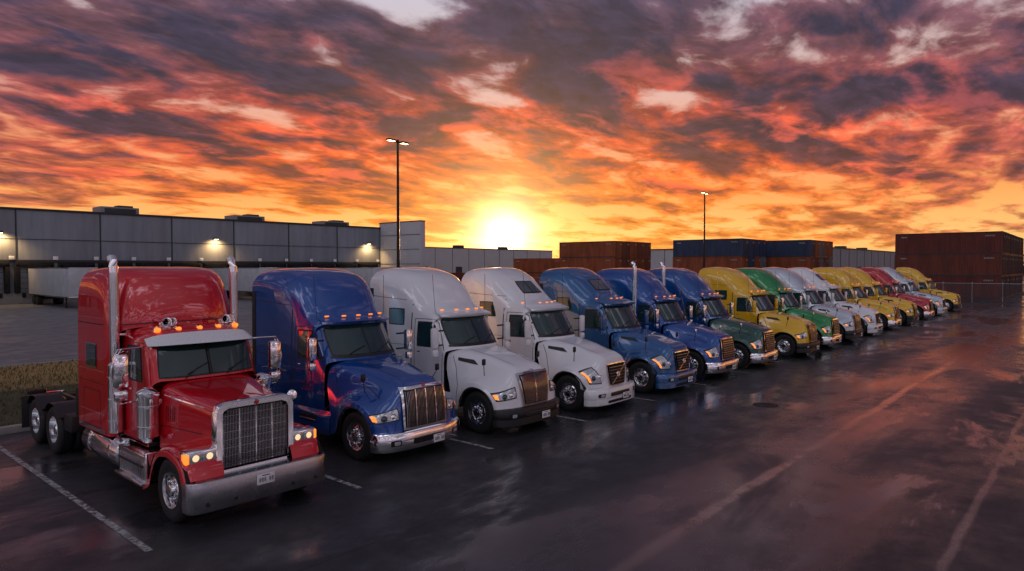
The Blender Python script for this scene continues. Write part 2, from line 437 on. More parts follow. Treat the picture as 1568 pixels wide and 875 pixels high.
    for sx in (-1, 1):
        for xx in (.5, .95): B.lathe((sx * xx, -.002, .42), (0, -1, 0), [(0, .03), (.01, .028), (.012, 0)], BLK, 12)
        B.box((sx * .88, .44, 1.1), (.56, .26, .24), CHR, .05)
        B.box((sx * .78, .305, 1.1), (.22, .02, .16), LNS, .02)
        B.box((sx * 1.0, .305, 1.1), (.2, .02, .16), LNS, .02)
        B.box((sx * 1.13, .38, 1.1), (.07, .16, .17), AMB, .025)
        B.box((sx * .66, .31, 1.1), (.03, .02, .15), AMB, .01)
        B.lathe((sx * .78, .296, 1.1), (0, -1, 0), [(0, .055), (.01, .045), (.014, 0)], LON, 16)
        B.lathe((sx * 1.0, .296, 1.1), (0, -1, 0), [(0, .055), (.01, .045), (.014, 0)], LON, 16)
        B.box((sx * .88, .45, .95), (.1, .1, .18), CHR)
    C = MB(); chassis(C, fa=.85)
    for sx in (-1, 1):
        C.lathe((sx * 1.05, 2.02, 1.08), (0, 0, 1), [(0, 0), (.0, .08), (.05, .11), (.1, .17), (.7, .17), (.76, .185), (.86, .185), (.9, .15), (.95, .05), (.95, 0)], CHR, 24)
        for zz in (.25, .6): C.lathe((sx * 1.05, 2.02, 1.08 + zz), (0, 0, 1), [(0, .17), (0, .182), (.04, .182), (.04, .17)], ALU, 24)
        C.box((sx * .95, 2.05, 1.75), (.3, .12, .12), CHR, .03)
        C.box((sx * 1.0, 2.35, .66), (.44, 1.2, .5), ALU, .02)
        C.box((sx * 1.14, 2.35, .44), (.3, 1.2, .05), ALU, .01)
        C.box((sx * 1.16, 2.35, .72), (.16, 1.1, .04), BLK, .01)
        for k in range(14): C.box((sx * 1.226, 1.85 + k * .075, .66), (.012, .02, .34), ALU, 0)
        C.box((sx * 1.1, 1.72, .72), (.26, .06, .5), CHR, .02)
        C.lathe((sx * .93, 3.0, .68), (0, 1, 0), [(0, 0), (.02, .2), (.06, .28), (.1, .3), (1.9, .3), (1.94, .28), (1.98, .2), (2.0, 0)], ALU, 28)
        for yy in (.4, 1.5): C.lathe((sx * .93, 3.0 + yy, .68), (0, 1, 0), [(0, .3), (0, .31), (.07, .31), (.07, .3)], CHR, 28)
        C.lathe((sx * .93, 3.35, .96), (0, 0, 1), [(0, .05), (.05, .05), (.05, 0)], BLK, 12)
        C.box((sx * 1.02, 2.9, 1.9), (.03, .12, .03), CHR, .01)
        C.tube([(sx * 1.0, 3.28, 1.25), (sx * 1.06, 3.29, 1.3), (sx * 1.06, 3.29, 2.5), (sx * 1.0, 3.28, 2.55)], .016, CHR, 6)
        C.box((sx * 1.02, 5.3, 1.35), (.3, .3, .6), BLK, .02)
        C.box((sx * .9, 6.05, .8), (.5, .5, .35), BLK, .02)
        for a in (6.95, 8.3):
            g = []
            for k in range(9):
                an = math.radians(35 + 110 * k / 8)
                g.append([Vector((sx * xx, a + math.cos(an) * .6, .52 + math.sin(an) * .6)) for xx in (.7, 1.22)])
            C.grid(g, BLK)
    stack(C, 1.13, 3.3)
    mirrors(T, 1.42, 2.2, 2.33, .58, .24, CHR, .98)
    T.lathe((1.36, 1.5, 1.62), (-.15, -1, .1), [(0, 0), (.01, .08), (.06, .1), (.08, .0)], CHR, 14)
    T.tube([(1.36, 1.5, 1.6), (1.3, 1.5, 1.4), (1.15, 1.48, 1.1)], .01, CHR, 6)
    q = [(2.42, 2.08), (3.12, 2.08), (3.12, 2.66), (2.55, 2.66)]
    decal(T, bb, 'S', q, .004, BLK, 6, 6, .06, grow=.03); decal(T, bb, 'S', q, .01, GLS, 6, 6, .06)
    seam(T, bb, 'S', [(2.3, 1.02), (2.3, 1.95), (2.48, 2.74), (3.2, 2.74), (3.2, 1.02), (2.3, 1.02)])
    q = rect(4.05, 2.2, 4.55, 2.62)
    decal(T, bb, 'S', q, .008, CHR, 6, 6, .1, grow=.03); decal(T, bb, 'S', q, .014, GLS, 6, 6, .1)
    q = rect(3.85, 1.05, 4.75, 1.75)
    seam(T, bb, 'S', q + [q[0]], .014)
    seam(T, bb, 'S', [(3.5, 3.02), (5.04, 3.02)], .02)
    seam(T, bb, 'S', [(3.62, 1.9), (5.04, 1.9)], .01)
    seam(T, bb, 'F', [(-1.0, 3.03), (-.5, 3.06), (.5, 3.06), (1.0, 3.03)], .02, mirror=False)
    decal(T, bb, 'S', rect(3.6, .97, 5.03, 1.04), .006, CHR, 6, 1)
    for zz in (1.3, 2.1, 3.1):
        for yy in [3.7 + .12 * i for i in range(11)]:
            loc, nor = proj(bb, 'S', yy, zz + .03)
            T.lathe(loc, nor, [(0, .008), (.004, .006), (.005, 0)], CHR, 6, mirror=True)
    seam(T, bh, 'S', [(.75, 1.78), (1.95, 1.88)], .02, mat=CHR)
    seam(T, bh, 'S', [(.75, 1.35), (1.95, 1.35)], .012)
    for k in range(5): seam(T, bh, 'S', [(1.55 + .06 * k, 1.45), (1.55 + .06 * k, 1.7)], .02)
    seam(T, bh, 'T', [(0.0, .45), (0.0, 1.95)], .018, mat=HOOD, off=.012, mirror=False)
    return dict(cab=body, hood=hood, trim=T, grille=G, bumper=B, chassis=C)

# ------------------------------------------------------------------ aerodynamic tractor
def build_aero(kind):
    body = MB(); hood = MB(); T = MB(); G = MB(); B = MB(); C = MB()
    hd = {'pb': 0.0, 'kw': -.04, 'vn': -.10, 'fl': -.03}[kind]
    top = {'pb': 0, 'kw': 0.02, 'vn': 0.0, 'fl': -.02}[kind]
    def st(yc, zt, w, bow, drop, ys, zm=1.9, wl=None):
        wl = wl or w + .02
        return [(0, yc, zt), (.45*w, yc+.12*bow, zt-.04*drop), (.76*w, yc+.42*bow, zt-.2*drop), (.91*w, yc+.72*bow, zt-.5*drop),
                (w, max(yc+.9*bow, ys - .08), zt-drop), (wl, ys, zm), (wl, ys, .85)]
    zt = 4.08 + top
    sp = {'pb': [(2.72,3.14),(3.1,3.66),(3.6,3.97),(4.3,4.08)], 'kw': [(2.85,3.12),(3.3,3.58),(3.85,3.93),(4.5,4.08)],
          'vn': [(2.9,3.08),(3.35,3.42),(3.9,3.85),(4.5,4.08)], 'fl': [(2.75,3.1),(3.2,3.55),(3.7,3.92),(4.3,4.06)]}[kind]
    cage = [
      st(1.92, 2.0 + hd*.6, 1.0, .42, .1, 2.3, 1.6, 1.06),
      st(2.42, 2.76, .98, .36, .16, 2.72, 1.8, 1.1),
      st(2.38, 2.83, 1.02, .36, .16, 2.76, 1.8, 1.11),
      st(2.46, 2.93, 1.04, .36, .2, 2.86, 1.85, 1.13),
      st(sp[0][0], sp[0][1], 1.06, .36, .28, 3.1, 1.9, 1.15),
      st(sp[1][0], sp[1][1], 1.12, .32, .4, 3.5, 1.9, 1.19),
      st(sp[2][0], sp[2][1], 1.18, .2, .48, 3.9, 1.9, 1.22),
      st(sp[3][0], sp[3][1], 1.22, .08, .5, 4.4, 1.9, 1.24),
      st(4.8, zt, 1.23, 0.0, .46, 4.8, 1.9, 1.24),
      st(5.2, zt - .04, 1.22, 0.0, .44, 5.2, 1.9, 1.23)]
    gs = surf(cage); body.grid(gs, CAB, True)
    last = gs[-1]; body.poly([v for v in last] + [Vector((-v.x, v.y, v.z)) for v in reversed(last)], BLK)
    body.box((0, 3.7, .9), (2.1, 2.9, .1), BLK, .02)
    hc = [
     [(0,.12,.66),(.45,.12,.66),(.68,.15,.66),(.85,.19,.66),(1.02,.27,.66),(1.12,.34,.66),(1.17,.42,.66)],
     [(0,.14,1.05),(.45,.14,1.05),(.68,.18,1.05),(.86,.24,1.04),(1.05,.32,1.0),(1.16,.42,.93),(1.2,.47,.86)],
     [(0,.2,1.52),(.42,.21,1.51),(.62,.27,1.44),(.82,.38,1.3),(1.02,.48,1.17),(1.16,.58,1.08),(1.21,.63,1.0)],
     [(0,.42,1.68),(.42,.43,1.66),(.63,.5,1.58),(.84,.65,1.38),(1.04,.75,1.27),(1.17,.82,1.21),(1.22,.86,1.13)],
     [(0,.8,1.78),(.44,.82,1.76),(.67,.88,1.67),(.86,.98,1.44),(1.06,1.04,1.31),(1.18,1.08,1.25),(1.22,1.1,1.15)],
     [(0,1.2,1.87),(.48,1.22,1.85),(.72,1.26,1.75),(.9,1.3,1.48),(1.07,1.34,1.28),(1.18,1.36,1.18),(1.22,1.37,1.05)],
     [(0,1.6,1.94),(.52,1.6,1.92),(.79,1.6,1.82),(.95,1.6,1.5),(1.08,1.58,1.2),(1.17,1.56,1.0),(1.21,1.55,.82)],
     [(0,1.98,2.0),(.55,2.0,1.99),(.86,2.06,1.9),(1.02,2.0,1.5),(1.1,1.85,1.15),(1.16,1.75,.85),(1.19,1.7,.5)],
     [(0,2.12,1.97),(.55,2.14,1.96),(.9,2.26,1.87),(1.05,2.2,1.5),(1.11,2.05,1.1),(1.15,1.95,.8),(1.18,1.9,.42)]]
    hc2 = []
    for i, r in enumerate(hc):
        rr = []
        for j, (x, y, z) in enumerate(r):
            wgt = max(0, 1 - j / 4.) * min(1, i / 2.) * (1 if i < 5 else .6)
            z2 = z + hd * 1.0 * wgt
            y2 = y
            if kind == 'vn' and i <= 3: y2 = y + .05 * (x / 1.2) ** 2 * (3 - i)
            if kind == 'kw' and i in (2, 3): y2 = y + .06 * max(0, 1 - x / .8)
            rr.append((x, y2, z2))
        hc2.append(rr)
    hood.grid(surf(hc2), HOOD, True)
    for sx in (-1, 1): hood.box((sx * .62, 1.0, .8), (.04, 1.4, .8), CAV, 0)
    hood.box((0, .6, .75), (1.3, .7, .5), CAV, 0)
    for sx in (-1, 1):
        g = []
        for k in range(11):
            an = math.radians(5 + 170 * k / 10)
            g.append([Vector((sx * xx, 1.0 - math.cos(an) * .6, .52 + math.sin(an) * .6)) for xx in (.62, 1.19)])
        hood.grid(g, CAV)
    bb = bvh_of(body); bh = bvh_of(hood)
    zb = 2.1 + hd * .3
    q = [(-.86, zb), (.86, zb), (.84, 2.72), (-.84, 2.72)]
    decal(T, bb, 'F', q, .004, BLK, 20, 8, .05, False, grow=.03)
    decal(T, bb, 'F', q, .011, GLS, 20, 8, .05, False)
    if kind in ('pb', 'kw', 'fl'): decal(T, bb, 'F', [(-.012, zb), (.012, zb), (.012, 2.72), (-.012, 2.72)], .016, BLK, 1, 8, 0, False)
    for x in (-.55, .2):
        p0, _ = proj(bb, 'F', x, zb + .02); p1, _ = proj(bb, 'F', x + .45, zb + .17)
        T.tube([p0 + Vector((0, -.04, 0)), (p0 + p1) / 2 + Vector((0, -.05, .02)), p1 + Vector((0, -.03, 0))], .012, BLK, 6)
    decal(T, bb, 'F', [(-.9, zb - .07), (.9, zb - .07), (.9, zb - .03), (-.9, zb - .03)], .008, BLK, 20, 1, 0, False)
    if kind in ('pb', 'fl', 'kw'):
        for x in (-.75, -.38, 0, .38, .75):
            loc, nor = proj(bb, 'F', x, 2.95)
            T.box(loc + nor * .01, (.11, .05, .035), AMB, .015)
    else:
        for x in (-.8, -.3, 0, .3, .8):
            loc, nor = proj(bb, 'F', x, 3.0)
            T.box(loc + nor * .005, (.1, .05, .03), AMB, .012)
    vg = []
    for zz, o in ((2.80, .01), (2.79, .14), (2.84, .15), (2.9, .01)):
        r = []
        for k in range(21):
            x = -.93 + 1.86 * k / 20
            loc, nor = proj(bb, 'F', x, zz)
            r.append(loc + Vector((nor.x * .3, -1, 0)).normalized() * o)
        vg.append(r)
    T.grid(vg, CAB)
    q = [(2.52, 2.02), (3.22, 2.02), (3.22, 2.62), (2.78, 2.62)]
    decal(T, bb, 'S', q, .003, BLK, 8, 6, .06, grow=.035); decal(T, bb, 'S', q, .009, GLS, 8, 6, .06)
    decal(T, bb, 'S', rect(2.74, 2.03, 2.765, 2.5), .014, BLK, 1, 6)
    seam(T, bb, 'S', [(2.38, .9), (2.36, 1.95), (2.7, 2.72), (3.34, 2.72), (3.34, .9)], .014)
    seam(T, bb, 'S', [(3.46, .9), (3.46, 3.1)], .03, mat=BLK)
    if kind in ('kw', 'vn'):
        q = rect(3.75, 2.55, 4.3, 2.95) if kind == 'kw' else [(3.75, 2.6), (4.35, 2.6), (4.35, 3.0), (3.9, 3.0)]
        decal(T, bb, 'S', q, .004, BLK, 6, 6, .1, grow=.03); decal(T, bb, 'S', q, .01, GLS, 6, 6, .1)
    q = rect(3.8, .95, 4.6, 1.65); seam(T, bb, 'S', q + [q[0]], .012)
    seam(T, bb, 'S', [(3.5, 2.0), (5.18, 2.0)], .01)
    seam(T, bb, 'S', [(3.5, 3.2), (5.18, 3.3)], .012)
    decal(T, bb, 'S', rect(5.02, 1.0, 5.19, 3.5), .01, BLK, 1, 8)
    T.box((1.15, 3.22, 1.85), (.03, .15, .035), BLK if kind != 'pb' else CHR, .01, mirror=True)
    if kind == 'vn':
        q = [(-.45, 3.3), (.45, 3.3), (.38, 3.62), (-.38, 3.62)]
        decal(T, bb, 'F', q, .006, BLK, 8, 4, .12, False, grow=.03); decal(T, bb, 'F', q, .012, GLS, 8, 4, .12, False)
    if kind == 'pb':
        for k, (a, w) in enumerate(((1.42, .42), (1.34, .3), (1.27, .36))):
            n = int(w / .035)
            for i in range(n):
                yy = 2.75 + i * .035
                if random.random() < .15: continue
                decal(T, bb, 'S', rect(yy, a, yy + random.choice((.014, .022)), a + .045), .005, TXT, 1, 1)
    sk = [[(1.14, 1.92, .9), (1.17, 1.93, .75), (1.18, 1.94, .5), (1.14, 1.96, .38)],
          [(1.15, 2.3, .9), (1.2, 2.3, .75), (1.21, 2.3, .5), (1.16, 2.3, .36)],
          [(1.2, 3.6, .9), (1.225, 3.6, .75), (1.23, 3.6, .5), (1.18, 3.6, .36)],
          [(1.22, 5.1, .9), (1.235, 5.1, .75), (1.235, 5.1, .5), (1.19, 5.1, .36)],
          [(1.2, 6.1, .9), (1.22, 6.1, .75), (1.22, 6.1, .5), (1.18, 6.1, .4)]]
    C.grid(surf(sk), CAB, True)
    for sx in (-1, 1):
        for zz in (.46, .72):
            C.box((sx * 1.2, 2.72, zz), (.08, .62, .1), CAV, .01)
            C.box((sx * 1.215, 2.72, zz - .05), (.08, .6, .025), ALU, .006)
        C.box((sx * 1.0, 4.0, .65), (.3, 3.8, .45), BLK, .05)
    chassis(C)
    if kind == 'pb':
        q = [(-.56, .72), (.56, .72), (.54, 1.5), (-.54, 1.5)]
        decal(G, bh, 'F', q, .05, CHR, 14, 12, .12, False, grow=.05); gi = q; bars = 30
    elif kind == 'kw':
        q = [(-.42, .72), (.42, .72), (.53, 1.44), (-.53, 1.44)]
        decal(G, bh, 'F', q, .05, BAR, 14, 12, .12, False, grow=.045); gi = q; bars = 26
    elif kind == 'vn':
        q = [(-.36, .74), (.36, .74), (.46, 1.32), (-.46, 1.32)]
        decal(G, bh, 'F', q, .04, CHR, 14, 12, .12, False, grow=.03); gi = q; bars = 0
    else:
        q = [(-.5, .74), (.5, .74), (.46, 1.44), (-.46, 1.44)]
        decal(G, bh, 'F', q, .045, CHR, 14, 12, .12, False, grow=.05); gi = q; bars = 0
    decal(G, bh, 'F', gi, .058, CAV if kind in ('vn',) else MSH, 14, 12, .12, False)
    def gx(u, v):
        a = (gi[0][0]*(1-u)+gi[1][0]*u)*(1-v)+(gi[3][0]*(1-u)+gi[2][0]*u)*v
        b = gi[0][1]*(1-v)+gi[2][1]*v
        return (a, b)
    for k in range(1, bars):
        u = k / bars; w = .004 if kind == 'pb' else .006
        a = gx(u, .03); b = gx(u, .97 - .04 * abs(2*u-1) ** 2)
        decal(G, bh, 'F', [(a[0]-w, a[1]), (a[0]+w, a[1]), (b[0]+w, b[1]), (b[0]-w, b[1])], .072, BAR, 1, 8, 0, False)
    if kind == 'pb':
        for u in (.25, .5, .75):
            a = gx(u, .02); b = gx(u, .97); w = .012
            decal(G, bh, 'F', [(a[0]-w, a[1]), (a[0]+w, a[1]), (b[0]+w, b[1]), (b[0]-w, b[1])], .08, CHR, 1, 8, 0, False)
    if kind == 'kw':
        a = gx(.5, .02); b = gx(.5, .97); w = .012
        decal(G, bh, 'F', [(a[0]-w, a[1]), (a[0]+w, a[1]), (b[0]+w, b[1]), (b[0]-w, b[1])], .08, CHR, 1, 8, 0, False)
    if kind in ('vn', 'fl'):
        nb = 9 if kind == 'fl' else 7
        for k in range(1, nb):
            v = k / nb; a = gx(.03, v); b = gx(.97, v); w = .012 if kind == 'fl' else .005
            decal(G, bh, 'F', [(a[0], a[1]-w), (b[0], b[1]-w), (b[0], b[1]+w), (a[0], a[1]+w)], .072, BAR, 10, 1, 0, False)
    if kind == 'vn':
        a = gx(.06, .06); b = gx(.94, .94); w = .022
        decal(G, bh, 'F', [(a[0]-w, a[1]), (a[0]+w, a[1]), (b[0]+w, b[1]), (b[0]-w, b[1])], .08, CHR, 1, 10, 0, False)
        loc, nor = proj(bh, 'F', 0, gi[0][1] * .5 + gi[2][1] * .5)
        G.lathe(loc + nor * .075, nor, [(0, .085), (.015, .08), (.015, .05), (.01, .045), (.01, 0)], CHR, 20)
    loc, nor = proj(bh, 'F', 0, gi[2][1] + .045)
    if kind in ('pb', 'kw'): G.lathe(loc + nor * .045, nor, [(0, .05), (.015, .045), (.02, 0)], RED if kind == 'pb' else CHR, 18)
    if kind == 'pb': q = [(.68, .92), (1.13, .88), (1.16, 1.02), (.7, 1.14)]
    elif kind == 'kw': q = [(.66, .93), (1.12, .88), (1.15, 1.02), (.68, 1.16)]
    elif kind == 'vn': q = [(.68, .84), (1.0, .84), (1.12, 1.14), (.86, 1.26)]
    else: q = [(.68, .84), (1.06, .84), (1.12, 1.06), (.76, 1.2)]
    decal(T, bh, 'F', q, .006, BLK, 8, 6, .12, grow=.028 if kind != 'pb' else .02)
    decal(T, bh, 'F', q, .016, LNS, 8, 6, .12)
    cx = (q[0][0] + q[1][0]) / 2; cz = (q[0][1] + q[2][1]) / 2
    for dx in (-.1, .08):
        loc, nor = proj(bh, 'F', cx + dx, cz - dx * .15)
        for s2 in (1, -1):
            T.lathe((loc.x * s2, loc.y - .02, loc.z), (nor.x * s2, nor.y, nor.z), [(0, .07), (.01, .062), (.006, .05), (.018, .03), (.02, 0)], GLS if dx > 0 else CHR, 16)
    decal(T, bh, 'F', [(q[1][0] - .03, q[1][1] + .02), (q[1][0] + .03, q[1][1] + .03), (q[2][0] + .01, q[2][1] - .01), (q[2][0] - .05, q[2][1] - .01)], .022, AMB, 2, 3, .1)
    seam(T, bh, 'S', [(1.72, .5), (1.74, 1.1), (1.92, 1.55), (2.08, 1.8)], .014)
    if kind in ('kw', 'vn'):
        q = [(1.28, 1.62), (1.9, 1.7), (1.92, 1.78), (1.45, 1.74)]
        decal(T, bh, 'S', q, .008, BLK, 6, 3, .1)
    if kind in ('pb', 'fl'):
        seam(T, bh, 'S', [(.55, 1.33), (1.1, 1.55), (1.7, 1.62)], .014)
    seam(T, bh, 'T', [(.36, .5), (.5, 1.9)], .012, off=.003)
    lip = [Vector((1.215, 1.0 - math.cos(math.radians(a)) * .61, .52 + math.sin(math.radians(a)) * .61)) for a in range(12, 172, 10)]
    C.tube(lip, .018, BLK, 6, mirror=True)
    path = [(0, 0), (.5, .005), (.85, .06), (1.08, .17), (1.2, .33), (1.215, .42)]
    prof = [(.12, .3), (.02, .28), (0, .31), (-.01, .45), (0, .62), (.02, .66), (.12, .68), (.2, .68)]
    if kind in ('pb', 'fl'):
        bumper(B, path, prof, CHR)
    elif kind == 'kw':
        bumper(B, path, [(.02, .42), (0, .44), (-.01, .52), (0, .63), (.02, .66), (.15, .68)], BLK)
        bumper(B, path, [(.12, .24), (.02, .24), (0, .26), (.0, .34), (.005, .43)], BLK)
    else:
        bumper(B, path, [(.02, .40), (0, .42), (-.01, .52), (0, .63), (.02, .67), (.15, .69)], HOOD)
        bumper(B, path, [(.12, .22), (.02, .22), (0, .24), (.0, .34), (.005, .41)], HOOD)
    bB = bvh_of(B)
    if kind in ('pb', 'fl'):
        decal(B, bB, 'F', [(-.42, .38), (.42, .38), (.42, .5), (-.42, .5)], .006, CAV, 8, 2, .15, False)
        decal(B, bB, 'F', [(.72, .4), (.95, .4), (.95, .52), (.72, .52)], .006, CAV, 4, 3, .2)
        decal(B, bB, 'F', [(.75, .42), (.88, .42), (.88, .5), (.75, .5)], .012, LNS, 3, 3, .3)
    else:
        decal(B, bB, 'F', [(-.5, .45), (.5, .45), (.5, .56), (-.5, .56)], .006, CAV, 8, 2, .15, False)
        for zz in (.47, .5, .53): decal(B, bB, 'F', [(-.48, zz), (.48, zz), (.48, zz+.006), (-.48, zz+.006)], .012, BAR, 6, 1, 0, False)
        decal(B, bB, 'F', [(.74, .45), (.98, .46), (.98, .56), (.72, .57)], .006, CAV, 4, 3, .2)
        decal(B, bB, 'F', [(.77, .47), (.9, .47), (.9, .55), (.77, .55)], .012, LNS, 3, 3, .3)
        if kind == 'vn': decal(B, bB, 'F', [(-.62, .27), (.62, .27), (.62, .35), (-.62, .35)], .006, CAV, 10, 2, .2, False)
    plate_text(B, .28, -.025, .4)
    mirrors(T, 1.38, 2.3, 2.28, .52, .2, CHR if kind in ('pb', 'fl') else CAB, 1.04, loop=False)
    loc, nor = proj(bh, 'S', 1.0, 1.4)
    T.tube([loc, loc + Vector((.12, -.1, .25)), loc + Vector((.14, -.12, .3))], .01, BLK, 6, mirror=True)
    T.box(loc + Vector((.14, -.12, .36)), (.11, .06, .16), BLK if kind != 'fl' else CHR, .03, mirror=True)
    T.tube([(.95, 2.75, 2.9), (1.0, 2.8, 3.9)], .006, BLK, 5, mirror=True)
    return dict(cab=body, hood=hood, trim=T, grille=G, bumper=B, chassis=C)

def add_stacks(P):
    stack(P['chassis'], 1.13, 3.4, 1.0, 4.15)
    return P

types = {}
def get_type(k):
    if k not in types:
        if k == 'classic': P = build_classic()
        elif k == 'fls': P = add_stacks(build_aero('fl'))
        else: P = build_aero(k)
        types[k] = {n: mb.mesh('truck_' + n, SLOTS, sharp=38) for n, mb in P.items()}
    return types[k]

red = paint('paint_red', (.66, .004, .016), metal=.25); blue = paint('paint_blue', (.003, .07, .33), metal=.3); blue2 = paint('paint_steel_blue', (.014, .11, .31), metal=.3)
white = paint('paint_white', (.84, .84, .86)); navy = paint('paint_navy', (.004, .075, .3), metal=.3); dgreen = paint('paint_dark_green', (.003, .065, .045), metal=.25)
yellow = paint('paint_yellow', (.88, .50, .003)); green = paint('paint_green', (.004, .26, .055), metal=.2); silver = paint('paint_silver', (.6, .65, .72), metal=.35)
red2 = paint('paint_crimson', (.5, .006, .018), metal=.2)
rows = [(5.65, 10.35, 'classic', red, red), (9.68, 10.85, 'pb', blue, blue), (13.05, 10.55, 'kw', white, white), (16.6, 10.4, 'vn', white, white),
        (20.35, 10.25, 'vn', blue2, blue2), (24.0, 10.3, 'fls', blue, blue), (27.6, 10.1, 'fl', navy, dgreen), (32.4, 9.9, 'kw', yellow, yellow),
        (36.3, 10.0, 'fl', green, green), (40.3, 10.0, 'kw', silver, silver), (44.8, 10.0, 'vn', white, white), (49.8, 10.0, 'pb', yellow, yellow),
        (55.3, 10.0, 'kw', yellow, yellow), (61.3, 10.0, 'fl', red2, red2), (67.0, 10.0, 'vn', silver, silver), (74.8, 10.0, 'kw', yellow, yellow)]
for (x, y, k, c1, c2) in rows:
    e = bpy.data.objects.new('semi_truck', None); S.collection.objects.link(e); e.location = (x, y, 0)
    e.rotation_euler = (0, 0, math.radians(random.uniform(-.6, .6)) if x > 10 else 0)
    for n, me in get_type(k).items():
        o = link(n, me, e)
        for si, mm in ((0, c1), (1, c2)):
            o.material_slots[si].link = 'OBJECT'; o.material_slots[si].material = mm

# ------------------------------------------------------------------ ground
def asphalt(name, base, wet=1., strip=True):
    m, nt, b = new_mat(name)
    geo = nt.node('ShaderNodeNewGeometry').outputs['Position']
    sp = nt.node('ShaderNodeSeparateXYZ'); nt.l.new(geo, sp.inputs[0]); X, Y = sp.outputs[0], sp.outputs[1]
    mp = nt.node('ShaderNodeMapping'); nt.l.new(geo, mp.inputs[0]); mp.inputs['Scale'].default_value = (.35, 1, 1)
    big = nt.noise(mp.outputs[0], .25, 5, .62, .4); mid = nt.noise(geo, 1.1, 5, .65); fine = nt.noise(geo, 45, 3, .75)
    col = nt.mix(nt.sm(mid, .3, .7), tuple(c * .65 for c in base), tuple(c * 1.3 for c in base))
    col = nt.mix(nt.sm(fine, .54, .70, 0, .7), col, tuple(c * 3.2 for c in base))
    wetm = nt.sm(nt.m('ADD', nt.m('MULTIPLY', big, .7), nt.m('MULTIPLY', mid, .3)), .42, .60)
    ro = nt.m('SUBTRACT', .55, nt.m('MULTIPLY', wetm, .34 * wet))
    bs = .45
    if strip:
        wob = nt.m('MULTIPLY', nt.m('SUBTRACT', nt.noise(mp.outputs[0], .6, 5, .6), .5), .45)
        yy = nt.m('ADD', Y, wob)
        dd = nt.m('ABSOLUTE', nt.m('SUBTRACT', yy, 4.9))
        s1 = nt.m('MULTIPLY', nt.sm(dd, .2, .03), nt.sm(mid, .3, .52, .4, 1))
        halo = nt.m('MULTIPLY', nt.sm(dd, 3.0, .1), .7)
        s2 = nt.m('MULTIPLY', nt.sm(nt.m('ABSOLUTE', nt.m('SUBTRACT', yy, 1.6)), .1, .02), .4)
        pudn = nt.noise(mp.outputs[0], .5, 6, .62, .5)
        pud = nt.m('MULTIPLY', nt.sm(pudn, .50, .64), .9)
        halo = nt.m('MULTIPLY', halo, nt.sm(pudn, .38, .56, .3, 1))
        w = nt.m('MAXIMUM', nt.m('MAXIMUM', s1, s2), nt.m('MAXIMUM', halo, pud))
        ro = nt.m('MAXIMUM', nt.m('SUBTRACT', ro, nt.m('MULTIPLY', w, .40)), .10)
        bs = nt.m('MULTIPLY', nt.m('SUBTRACT', 1.0, nt.m('MULTIPLY', w, .8)), .45)
        nt.l.new(nt.m('ADD', nt.m('MULTIPLY', wetm, .3), nt.m('ADD', .5, nt.m('MULTIPLY', w, .5))), b.inputs['Specular IOR Level'])
        nt.l.new(nt.m('MULTIPLY', nt.m('MAXIMUM', s1, nt.m('MULTIPLY', w, .9)), .95), b.inputs['Coat Weight'])
        b.inputs['Coat Roughness'].default_value = .16; b.inputs['Coat IOR'].default_value = 1.75
        dj = nt.m('ABSOLUTE', nt.m('SUBTRACT', nt.m('ADD', Y, nt.m('MULTIPLY', wob, .1)), 8.1))
        vor = nt.node('ShaderNodeTexVoronoi', feature='DISTANCE_TO_EDGE'); vor.inputs['Scale'].default_value = .16
        nv = nt.noise(geo, 1.5, 3, .6, out=1)
        nt.l.new(nt.vm('ADD', geo, nt.vm('SCALE', nv, .9)), vor.inputs['Vector'])
        crack = nt.m('MAXIMUM', nt.m('MULTIPLY', nt.sm(vor.outputs[0], .006, .001), nt.sm(mid, .5, .6)), nt.sm(dj, .02, .008))
        col = nt.mix(nt.m('MULTIPLY', crack, .8), col, (.006, .006, .006))
        col = nt.mix(nt.m('MULTIPLY', nt.m('MAXIMUM', s1, nt.m('MULTIPLY', s2, .4)), .75), col, (.20, .115, .085))  # streaks tinted orange: sunset sky reflection painted into the base colour
    nt.l.new(col, b.inputs['Base Color']); nt.l.new(ro, b.inputs['Roughness'])
    hgt = nt.m('ADD', nt.m('MULTIPLY', fine, .8), nt.m('MULTIPLY', mid, .4))
    bump(nt, b, hgt, bs, .012)
    return m
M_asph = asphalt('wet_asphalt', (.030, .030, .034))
M_asph2 = asphalt('pale_asphalt', (.16, .158, .165), .6, False)

def sheet(name, x0, y0, x1, y1, z, mat, nx=1, ny=1):
    mb = MB(); g = [[Vector((x0 + (x1-x0)*i/nx, y0 + (y1-y0)*j/ny, z)) for j in range(ny+1)] for i in range(nx+1)]
    mb.grid(g, 0); return link(name, mb.mesh(name, [mat]))
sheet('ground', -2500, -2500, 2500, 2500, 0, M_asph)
sheet('dock_pavement', -200, 33, 300, 96, .004, M_asph2)
mc = MB(); mc.lathe((20, 7.5, 0), (0, 0, 1), [(.0, .36), (.006, .36), (.01, .33), (.006, .31), (.008, .29), (.008, .1), (.004, .09), (.006, 0)], 0, 32)
link('manhole_cover', mc.mesh('manhole', [simple('cast_iron', (.012, .012, .012), .5, .6, .3, 20)]))

